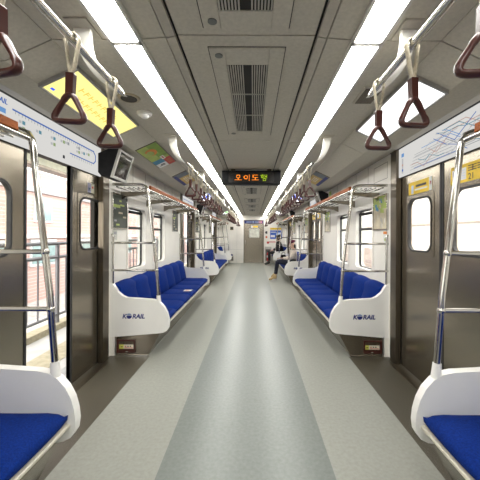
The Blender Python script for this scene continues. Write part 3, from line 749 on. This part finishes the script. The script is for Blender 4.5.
# ------------------------------------------------------------------ framed adverts and notices on the side walls
def advert(s, y0, y1, style, label):
    t = thing('advert_frame', label, 'advert', (s*1.45, (y0+y1)/2, 1.55), 'framed adverts on the side walls')
    b = B(); ringx(b, (y0+y1)/2, 1.56, y1-y0, .40, .01, y1-y0-.03, .37, .008, s*1.437, s*1.455); b.build('frame', CHROME if style != 2 else STEEL, t, root=t)
    b = B(); xa, xb, xc = s*1.444, s*1.453, s*1.4435
    b.box(xa, xb, y0+.012, y1-.012, 1.372, 1.748, 0)
    m = [PAPER, DGRN, LGRN, TAN, GREYP, TEALP]
    if style == 0:     # dark picture
        b.box(xc, xa, y0+.015, y1-.015, 1.375, 1.745, 1)
        for q in range(7):
            yy = y0+.03+R.random()*(y1-y0-.14); z = 1.40+q*.045; b.box(s*1.443, xc, yy, yy+.05+.06*R.random(), z, z+.02, R.choice([2, 4, 3]))
        b.box(s*1.4428, xc, y0+.02, y0+.20, 1.60, 1.635, 2)
    else:              # pale scene under green foliage
        b.box(xc, xa, y0+.015, y1-.015, 1.375, 1.60, 3)
        b.box(xc, xa, y0+.015, y1-.015, 1.60, 1.745, 2)
        for q in range(26):
            yy = y0+.02+R.random()*(y1-y0-.09); z = 1.55+R.random()*.16; b.box(s*(1.4432-.00001*q), xc, yy, yy+.03+.03*R.random(), z, z+.02+.03*R.random(), R.choice([1, 2, 2, 3, 5]))
        for q in range(14):
            yy = y0+.02+R.random()*(y1-y0-.06); z = 1.38+R.random()*.12; b.box(s*(1.4432-.00001*q), xc, yy, yy+.012, z, z+.05, R.choice([3, 4, 4, 0]))
    b.build('picture', m, t, root=t)
for i, nm in ((1, 'beside the nearest full bench'), (2, 'in the distance')):
    y0, y1 = BENCH[i]
    advert(-1, y0+.02, y0+.41, 0, 'dark framed advert on the left wall %s, just past the door' % nm)
    advert(1, y0+.02, y0+.42, 1, 'green framed picture on the right wall %s, just past the door' % nm)
    advert(-1, y0+2.52, y0+2.92, 0, 'dark framed advert on the left wall %s, beyond the bench windows' % nm)
    advert(1, y0+2.52, y0+2.92, 1, 'pale framed picture on the right wall %s, beyond the bench windows' % nm)
def flat(name, label, cat, boxes, mats, loc):
    b = B()
    for bx in boxes: b.box(*bx[:6], bx[6])
    o = b.build(name, mats); tag(o, label, cat)
    off = Vector(loc); o.data.transform(Matrix.Translation(-off)); o.location = off; return o
flat('wall_notice', 'small grey notice under the dark advert on the left wall', 'notice', [(-1.447, -1.455, 3.37, 3.47, 1.235, 1.345, 0), (-1.446, -1.447, 3.385, 3.455, 1.30, 1.33, 1), (-1.446, -1.447, 3.385, 3.44, 1.255, 1.26, 1), (-1.446, -1.447, 3.385, 3.44, 1.275, 1.28, 1)], [pc('notice_grey', (.6, .6, .54)), GREYP], (-1.455, 3.42, 1.29))
flat('wall_notice', 'small white notice with a red top under the green picture on the right wall', 'notice', [(1.447, 1.455, 3.36, 3.46, 1.22, 1.35, 0), (1.446, 1.447, 3.365, 3.455, 1.315, 1.345, 1), (1.446, 1.447, 3.39, 3.43, 1.24, 1.27, 2)], [PAPER, ORP, LGRN], (1.455, 3.41, 1.285))
flat('green_notice', 'narrow green notice high on the right wall beside the black monitor', 'notice', [(1.452, 1.456, 5.80, 5.95, 1.99, 2.13, 0), (1.451, 1.452, 5.82, 5.93, 2.05, 2.06, 1)], [pc('lime_green', (.45, .65, .12)), PAPER], (1.425, 5.87, 2.06))
o = flat('leaflet', 'small pale leaflet lying on the left blue bench', 'leaflet', [(-1.04, -.92, 4.78, 4.90, .4275, .4300, 0), (-1.02, -.96, 4.80, 4.88, .43, .4304, 1)], [PAPER, pc('pink', (.8, .45, .42))], (-.98, 4.84, .4275))
o.location.z = .430

# ------------------------------------------------------------------ end wall equipment
flat('wall_plate', 'small dark yellow square plate on the left of the end wall', 'plate', [(-1.03, -.88, YE-.012, YE, 1.53, 1.68, 0), (-1.00, -.91, YE-.014, YE-.012, 1.56, 1.65, 1)], [mat('olive', (.16, .13, .04), .5), INK], (-.955, YE, 1.6))
flat('wall_poster', 'blue poster under a yellow strip on the right of the end wall', 'poster', [(.83, 1.38, YE-.012, YE, 1.12, 1.52, 0), (.83, 1.38, YE-.014, YE-.012, 1.56, 1.64, 1), (.86, 1.05, YE-.014, YE-.012, 1.20, 1.30, 2), (1.12, 1.34, YE-.014, YE-.012, 1.22, 1.42, 3), (.86, 1.10, YE-.014, YE-.012, 1.42, 1.45, 2), (.83, 1.38, YE-.012, YE, 1.55, 1.56, 1)], [pc('royal_blue', (.05, .14, .55)), YELP, PAPER, PALEB], (1.1, YE, 1.38))
flat('warning_sticker', 'small black triangle sticker beside the end door, uppermost of the column', 'sticker', [(.62, .70, YE-.008, YE, 1.36, 1.48, 0), (.60, .64, YE-.009, YE-.001, 1.39, 1.45, 0)], [INK], (.66, YE, 1.42))
flat('warning_sticker', 'small red sticker beside the end door under the black triangle', 'sticker', [(.62, .70, YE-.008, YE, 1.16, 1.25, 0), (.635, .685, YE-.009, YE-.008, 1.18, 1.23, 1)], [REDP, ORP], (.66, YE, 1.2))
flat('warning_strip', 'long narrow red strip sticker above the fire extinguisher', 'sticker', [(.68, 1.08, YE-.008, YE, .955, 1.0, 0), (.68, .78, YE-.009, YE-.008, .90, .99, 0), (.80, 1.05, YE-.010, YE-.008, .965, .975, 1)], [REDP, PAPER], (.88, YE, .97))
t = thing('extinguisher_cabinet', 'grey recessed cabinet in the end wall holding the fire extinguisher', 'cabinet', (.72, YE, .08))
b = B()
for x0, x1, z0, z1 in ((.59, .62, .08, .76), (.86, .89, .08, .76), (.62, .86, .08, .11), (.62, .86, .64, .76)): b.box(x0, x1, YE-.10, YE, z0, z1)
b.build('frame', mat('cabinet_grey', (.55, .53, .48), .4), t, root=t)
b = B(); b.box(.62, .86, YE-.01, YE, .11, .64); b.build('back_panel', mat('cabinet_dark', (.12, .11, .10), .5), t, root=t)
t = thing('fire_extinguisher', 'red fire extinguisher standing in the cabinet beside the end door', 'fire extinguisher', (.74, YE-.085, .11))
b = B(); b.tube([(.74, YE-.085, z) for z in (.11, .13, .42, .47, .50)], [.06, .066, .066, .045, .02], 18); cyl = b.build('cylinder', mat('extinguisher_red', (.5, .02, .015), .3), t, root=t)
b = B(); b.tube([(.74, YE-.085, .26), (.74, YE-.085, .36)], .0668, 18); b.build('label_band', PAPER, cyl, root=t)
b = B(); b.tube([(.74, YE-.085, .49), (.74, YE-.085, .54)], .018, 10); b.box(.69, .80, YE-.095, YE-.075, .54, .555); b.build('valve', BLACK, t, root=t)
b = B(); b.tube([(.76, YE-.085, .52), (.80, YE-.10, .50), (.815, YE-.10, .42), (.81, YE-.10, .30)], .011, 8); b.build('hose', BLACK, t, root=t)

# ------------------------------------------------------------------ people
def skinmesh(name, groups, m, parent, sub=2):
    """groups: list of (verts{key:(pos,r)}, edges, root key) - each grown as one smooth surface, all in one mesh"""
    me = bpy.data.meshes.new(name); V = []; E = []; RR = []; roots = []
    for vs, es, rt in groups:
        ix = {}
        for k, (p, r) in vs.items(): ix[k] = len(V); V.append(p); RR.append(r)
        E += [(ix[a], ix[c]) for a, c in es]; roots.append(ix[rt])
    off = Vector(parent_root(parent).location)
    me.from_pydata([Vector(p)-off for p in V], E, [])
    o = bpy.data.objects.new(name, me); COL.objects.link(o)
    md = o.modifiers.new('skin', 'SKIN'); md.use_smooth_shade = True
    o.modifiers.new('sub', 'SUBSURF').levels = sub; o.modifiers['sub'].render_levels = sub
    for i, sv in enumerate(me.skin_vertices[0].data):
        r = RR[i]; sv.radius = r if isinstance(r, tuple) else (r, r); sv.use_root = i in roots
    bpy.context.view_layer.update()
    dg = bpy.context.evaluated_depsgraph_get(); nm = bpy.data.meshes.new_from_object(o.evaluated_get(dg))
    o.modifiers.clear(); o.data = nm; nm.materials.clear(); nm.materials.append(m)
    for p in nm.polygons: p.use_smooth = True
    o.parent = parent; return o
def parent_root(o):
    while o.parent: o = o.parent
    return o
SKIN = mat('skin', (.56, .36, .27), .5, 0, 20, .06)
def hand(w, d, side):
    """palm and five separate bent fingers growing from wrist w along d"""
    d = Vector(d).normalized(); w = Vector(w); up = Vector((0, 0, 1)); ac = d.cross(up).normalized()*side; gs = []
    palm = {'a': (w, .022), 'b': (w+d*.045, (.034, .016)), 'c': (w+d*.085, (.034, .014))}
    gs.append((palm, [('a', 'b'), ('b', 'c')], 'a'))
    for j, ln in enumerate((.068, .078, .072, .055)):
        p = w+d*.075+ac*(.027-.018*j)
        q = p+d*ln*.45; r_ = q+d*ln*.30-up*ln*.25; e = r_+d*ln*.12-up*ln*.25
        gs.append(({'a': (p, .0095), 'b': (q, .009), 'c': (r_, .0085), 'd': (e, .007)}, [('a', 'b'), ('b', 'c'), ('c', 'd')], 'a'))
    p = w+d*.02+ac*.025
    gs.append(({'a': (p, .012), 'b': (p+d*.03+ac*.022, .0105), 'c': (p+d*.058+ac*.022-up*.008, .0085)}, [('a', 'b'), ('b', 'c')], 'a'))
    return gs
def person(label, loc, J, cols, hat, kc):
    t = thing('person', label, 'person', loc)
    Vd = lambda k: Vector(J[k])
    hd, nk = Vd('head'), Vd('neck'); fw = Vector(J['look']).normalized(); upv = (hd-nk).normalized()
    body = {'pel': (Vd('pel'), (.13, .10)), 'waist': (Vd('waist'), (.115, .09)), 'chest': (Vd('chest'), (.14, .10)), 'neck0': (nk-upv*.05, .06), 'neck': (nk, .052),
            'jaw': (hd-upv*.055+fw*.02, (.062, .07)), 'skull': (hd+upv*.03, (.074, .088)), 'crown': (hd+upv*.085, (.052, .06))}
    E = [('pel', 'waist'), ('waist', 'chest'), ('chest', 'neck0'), ('neck0', 'neck'), ('neck', 'jaw'), ('jaw', 'skull'), ('skull', 'crown')]
    for q in ('l', 'r'):
        body.update({q+'sh': (Vd(q+'sh'), .055), q+'el': (Vd(q+'el'), .042), q+'wr': (Vd(q+'wr'), .027), q+'hip': (Vd(q+'hip'), .085), q+'kn': (Vd(q+'kn'), .058), q+'an': (Vd(q+'an'), .038), q+'to': (Vd(q+'to'), (.036, .024))})
        E += [('chest', q+'sh'), (q+'sh', q+'el'), (q+'el', q+'wr'), ('pel', q+'hip'), (q+'hip', q+'kn'), (q+'kn', q+'an'), (q+'an', q+'to')]
    gs = [(body, E, 'pel')]
    for q, sd in (('l', 1), ('r', -1)): gs += hand(J[q+'wr'], Vd(q+'wr')-Vd(q+'el'), sd)
    bd = skinmesh('body', gs, SKIN, t)
    # face: nose, eyes, mouth, ears
    side = fw.cross(upv).normalized(); f = B()
    f.tube([hd+fw*.085+upv*.02, hd+fw*.108-upv*.012], [.008, .014], 8, 0); f.tube([hd+fw*.078-upv*.047+side*.024, hd+fw*.086-upv*.047, hd+fw*.078-upv*.047-side*.024], [.004, .007, .004], 8, 1)
    for q in (-1, 1): f.ball(hd+fw*.078+upv*.018+side*q*.032, .011, 2, 8, 6); f.ball(hd+side*q*.08-upv*.005, (.018, .018, .03), 0, 8, 6)
    f.build('face', [SKIN, pc('lip', (.4, .12, .1)), INK], t, root=t)
    # coat
    coat = {'hem': (Vd('pel')+Vector((0, 0, .0)), (.165*kc, .135*kc)), 'waist': (Vd('waist'), (.15*kc, .12*kc)), 'chest': (Vd('chest'), (.165*kc, .125*kc)), 'col': (nk-upv*.035, .072*kc)}
    CE = [('hem', 'waist'), ('waist', 'chest'), ('chest', 'col')]
    for q in ('l', 'r'):
        wr, el = Vd(q+'wr'), Vd(q+'el')
        coat.update({q+'sh': (Vd(q+'sh'), .075*kc), q+'el': (el, .06*kc), q+'cu': (wr+(el-wr)*.08, .042)}); CE += [('chest', q+'sh'), (q+'sh', q+'el'), (q+'el', q+'cu')]
    skinmesh('coat', [(coat, CE, 'hem')], cols['coat'], t)
    tr = {'pel': (Vd('pel'), (.14, .11))}; TE = []
    for q in ('l', 'r'):
        kn, an = Vd(q+'kn'), Vd(q+'an')
        tr.update({q+'hip': (Vd(q+'hip'), .10), q+'th': ((Vd(q+'hip')+kn)/2, .085), q+'kn': (kn, .07), q+'an': (an+(kn-an)*.15, .052)}); TE += [('pel', q+'hip'), (q+'hip', q+'th'), (q+'th', q+'kn'), (q+'kn', q+'an')]
    skinmesh('trousers', [(tr, TE, 'pel')], cols['trousers'], t)
    for q in ('l', 'r'):
        an, to, kn = Vd(q+'an'), Vd(q+'to'), Vd(q+'kn'); up1 = (kn-an).normalized()
        b_ = {'top': (an+up1*.10, .054), 'an': (an+up1*.01, .052), 'heel': (an-up1*.045-(to-an).normalized()*.01, (.045, .036)), 'ball': (an*.35+to*.65, (.048, .036)), 'toe': (to+(to-an).normalized()*.03, (.036, .026))}
        skinmesh('boot', [(b_, [('top', 'an'), ('an', 'heel'), ('an', 'ball'), ('ball', 'toe')], 'an')], cols['boot'], t)
    k = 1.22 if hat else 1.05
    h = {'a': (hd+upv*.03-fw*.025, (.088*k, .10*k)), 'b': (hd+upv*.09-fw*.015, (.08*k, .088*k)), 'c': (hd+upv*.13-fw*.012, .045*k)}
    he = [('a', 'b'), ('b', 'c')]
    if hat:
        skinmesh('knitted_hat', [(h, he, 'a')], cols['hat'], t)
        hr = {'a': (hd-fw*.045, (.08, .06)), 'b': (hd-fw*.05-upv*.08, (.075, .045)), 'c': (hd-fw*.05-upv*.16, (.06, .03))}
        skinmesh('hair', [(hr, [('a', 'b'), ('b', 'c')], 'a')], cols['hair'], t)
    else:
        h['d'] = (hd-fw*.045-upv*.04, (.075, .05)); he.append(('a', 'd')); skinmesh('hair', [(h, he, 'a')], cols['hair'], t)
    return t
HAIR = mat('dark_hair', (.015, .011, .009), .5, 0, 60, .3)
y = 8.87
JW = dict(pel=(1.17, y, .52), waist=(1.20, y, .65), chest=(1.20, y, .80), neck=(1.185, y, .935), head=(1.16, y, 1.03), look=(-.85, -.12, -.45),
          lsh=(1.18, y-.155, .85), rsh=(1.18, y+.155, .85), lel=(1.10, y-.21, .64), rel=(1.10, y+.21, .64), lwr=(.86, y-.08, .645), rwr=(.86, y+.10, .64),
          lhip=(1.13, y-.09, .51), rhip=(1.13, y+.09, .51), lkn=(.735, y-.06, .545), rkn=(.735, y+.09, .545), lan=(.665, y-.06, .105), ran=(.71, y+.13, .21), lto=(.51, y-.08, .045), rto=(.59, y+.14, .10))
W = person('seated woman in maroon knitted hat, pale coat and tan boots, looking down', (1.1, y, 0), JW,
       dict(coat=mat('pale_coat', (.62, .55, .48), .85, 0, 30, .12, bump=.3), trousers=mat('navy_trousers', (.012, .014, .03), .85, 0, 60, .2), boot=mat('tan_suede', (.50, .36, .17), .8, 0, 40, .12), hat=mat('maroon_knit', (.10, .012, .035), .9, 0, 90, .3, bump=.5), hair=HAIR), True, 1.0)
t = thing('handbag', 'black handbag held on the lap of the seated woman', 'bag', (.90, y+.02, .625))
b = B(); b.prism([(.82, .625), (.99, .625), (.965, .735), (.845, .735)], 'y', y-.06, y+.12); b.build('bag_body', BLACK, t, .015, root=t)
b = B(); b.tube([(.86, y+.03, .73), (.87, y+.03, .79), (.91, y+.03, .81), (.95, y+.03, .79), (.955, y+.03, .73)], .007, 8); b.build('bag_handle', BLACK, t, root=t)
y = 13.5
JB = dict(pel=(1.20, y, .52), waist=(1.20, y, .68), chest=(1.185, y, .88), neck=(1.15, y, 1.06), head=(1.13, y, 1.17), look=(-.95, -.2, -.2),
          lsh=(1.17, y-.19, .97), rsh=(1.17, y+.19, .97), lel=(1.10, y-.25, .72), rel=(1.10, y+.25, .72), lwr=(.90, y-.10, .645), rwr=(.90, y+.10, .645),
          lhip=(1.15, y-.10, .51), rhip=(1.15, y+.10, .51), lkn=(.74, y-.12, .545), rkn=(.74, y+.12, .545), lan=(.74, y-.12, .105), ran=(.74, y+.12, .105), lto=(.58, y-.14, .045), rto=(.58, y+.14, .045))
BL = mat('black_cloth', (.010, .010, .012), .85, 0, 40, .2)
person('person in black coat and dark trousers seated on the short far bench', (1.15, y, 0), JB, dict(coat=BL, trousers=BL, boot=mat('black_leather', (.01, .01, .01), .4), hat=BL, hair=HAIR), False, 1.3)

# ------------------------------------------------------------------ outside: platform, railing, building, wall across the tracks
b = B(); b.box(-1.66, -3.3, -6, 40, -.4, -.03, 0)
b.box(-1.70, -1.80, -6, 40, -.03, -.026, 2); b.box(-1.95, -2.25, -6, 40, -.03, -.024, 1)
b.box(-2.62, -2.78, -6, 40, -.03, .05, 1)
o = struct(b.build('ground_platform', [CONC, TACT, pc('edge_grey', (.4, .4, .4))]))
b = B(); b.box(-60, 60, -40, 90, -1.3, -1.2, 0); struct(b.build('ground', [mat('ballast', (.36, .34, .32), .95, 0, 12, .15)]))
t = thing('railing', 'grey steel railing along the platform outside the open left doors', 'railing', (-2.7, 9, .05))
b = B()
for z in (1.17, .98): b.rod((-2.7, 1, z), (-2.7, 24, z), .025, 10)
b.rod((-2.7, 1, .16), (-2.7, 24, .16), .02, 10); b.build('rail', mat('railing_grey', (.22, .22, .23), .45, .5), t, root=t)
pb = B(); pb.rod((-2.7, 9, .04), (-2.7, 9, 1.17), .028, 8); base = pb.build('post', MATS['railing_grey'], t, root=t)
for j in range(13):
    yy = 1.2+j*1.6
    if abs(yy-9) < .5: continue
    c = base.copy(); COL.objects.link(c); c.parent = t; c.location = (0, yy-9, 0)
b = B(); j = 0
b.rod((-2.7, 2.0, .16), (-2.7, 2.0, .98), .011, 6); base = b.build('bar', MATS['railing_grey'], t, root=t)
for j in range(1, 70):
    c = base.copy(); COL.objects.link(c); c.parent = t; c.location = (0, .2*j, 0)
t = thing('platform_canopy', 'pale roof edge over the platform seen through the top of the open left door', 'canopy', (-3.1, 9, 2.25))
b = B(); b.box(-2.9, -3.05, -4, 40, 2.27, 2.55, 0); b.box(-2.3, -3.6, -4, 40, 2.55, 2.60, 0); b.build('roof_edge', mat('pale_yellow_paint', (.62, .62, .48), .6), t, root=t)
b = B(); b.box(-2.88, -3.07, -4, 40, 2.235, 2.27, 0); b.build('gutter', STEELD, t, root=t)
pb = B(); pb.box(-3.02, -3.14, 18, 18.12, -.03, 2.55); pb.build('column', MATS['pale_yellow_paint'], t, root=t)
pb = B(); pb.box(-3.02, -3.14, .3, .42, -.03, 2.55); pb.build('column', MATS['pale_yellow_paint'], t, root=t)
t = thing('brick_building', 'red brick building with pale bands across from the open left doors', 'building', (-8.4, 22, -1.2))
b = B(); b.box(-8, -14, 2, 60, -1.2, 3.6, 0); b.build('brick_wall', BRICK, t, root=t)
b = B(); b.box(-7.97, -14, 2, 60, 3.6, 9, 0); b.build('upper_wall', mat('pale_render', (.75, .73, .70), .8), t, root=t)
b = B(); b.box(-7.9, -8, 2, 60, 2.85, 3.0, 0); b.build('dark_band', GREYP, t, root=t)
b = B(); b.box(-7.9, -8, 2, 60, 1.15, 1.3, 0); b.build('pale_band', MATS['pale_render'], t, root=t)
for j in range(16):
    yy = 6+j*2.6
    b = B(); b.box(-7.95, -8.02, yy, yy+1.5, .1, 1.1, 0); f = b.build('window', mat('pale_frame', (.6, .62, .62), .5), t, root=t)
    b = B(); b.box(-7.93, -7.95, yy+.08, yy+.7, .2, 1.0, 0); b.box(-7.93, -7.95, yy+.8, yy+1.42, .2, 1.0, 0); b.build('pane', mat('teal_pane', (.25, .36, .36), .15, 0, 4, .1), f, root=t)
    if j % 2 == 0:
        b = B(); b.box(-7.95, -8.02, yy+.2, yy+1.2, 1.75, 2.7, 0); f = b.build('window', MATS['pale_frame'], t, root=t)
        b = B(); b.box(-7.93, -7.95, yy+.28, yy+1.12, 1.83, 2.62, 0); b.build('pane', MATS['teal_pane'], f, root=t)
t = thing('trackside_wall', 'pale trackside barrier wall seen through the right hand windows', 'wall', (7, 15, -1.2))
b = B(); b.box(7, 7.2, -10, 60, .55, 3.2, 0); b.build('panel', mat('pale_barrier', (.80, .78, .75), .8, 0, .6, .04), t, root=t)
b = B(); b.box(6.9, 7.3, -10, 60, -1.2, .55, 0); b.build('base', mat('base_brown', (.45, .36, .32), .9), t, root=t)
for j in range(14):
    b = B(); b.box(6.92, 7, -8+j*4, -7.85+j*4, .55, 3.2, 0); b.build('post', mat('post_beige', (.62, .55, .48), .8), t, root=t)
b = B(); b.box(6.93, 7, -10, 60, 1.75, 1.85, 0); b.build('rail', MATS['post_beige'], t, root=t)

# ------------------------------------------------------------------ sky, camera, view
w = bpy.data.worlds.new('sky'); SC.world = w; w.use_nodes = True
bg = w.node_tree.nodes['Background']; bg.inputs['Color'].default_value = (1.0, .985, .96, 1); bg.inputs['Strength'].default_value = 4.5
cam = bpy.data.cameras.new('camera'); co = bpy.data.objects.new('camera', cam); COL.objects.link(co); SC.camera = co
co.location = (.034, 0, 1.3); co.rotation_euler = (PI/2, -.004, 0)
cam.sensor_width = 36; cam.lens = 36*310/480; cam.shift_x = -13/480; cam.shift_y = -5/480; cam.clip_start = .05
SC.view_settings.view_transform = 'Standard'; SC.view_settings.look = 'None'; SC.view_settings.gamma = 1; SC.view_settings.use_curve_mapping = False
SC.view_settings.exposure = 0.45
SC.cycles.use_denoising = True
SC.cycles.max_bounces = 10; SC.cycles.diffuse_bounces = 6; SC.cycles.glossy_bounces = 4; SC.cycles.transparent_max_bounces = 16
SC.cycles.caustics_reflective = False; SC.cycles.caustics_refractive = False; SC.cycles.sample_clamp_indirect = 6
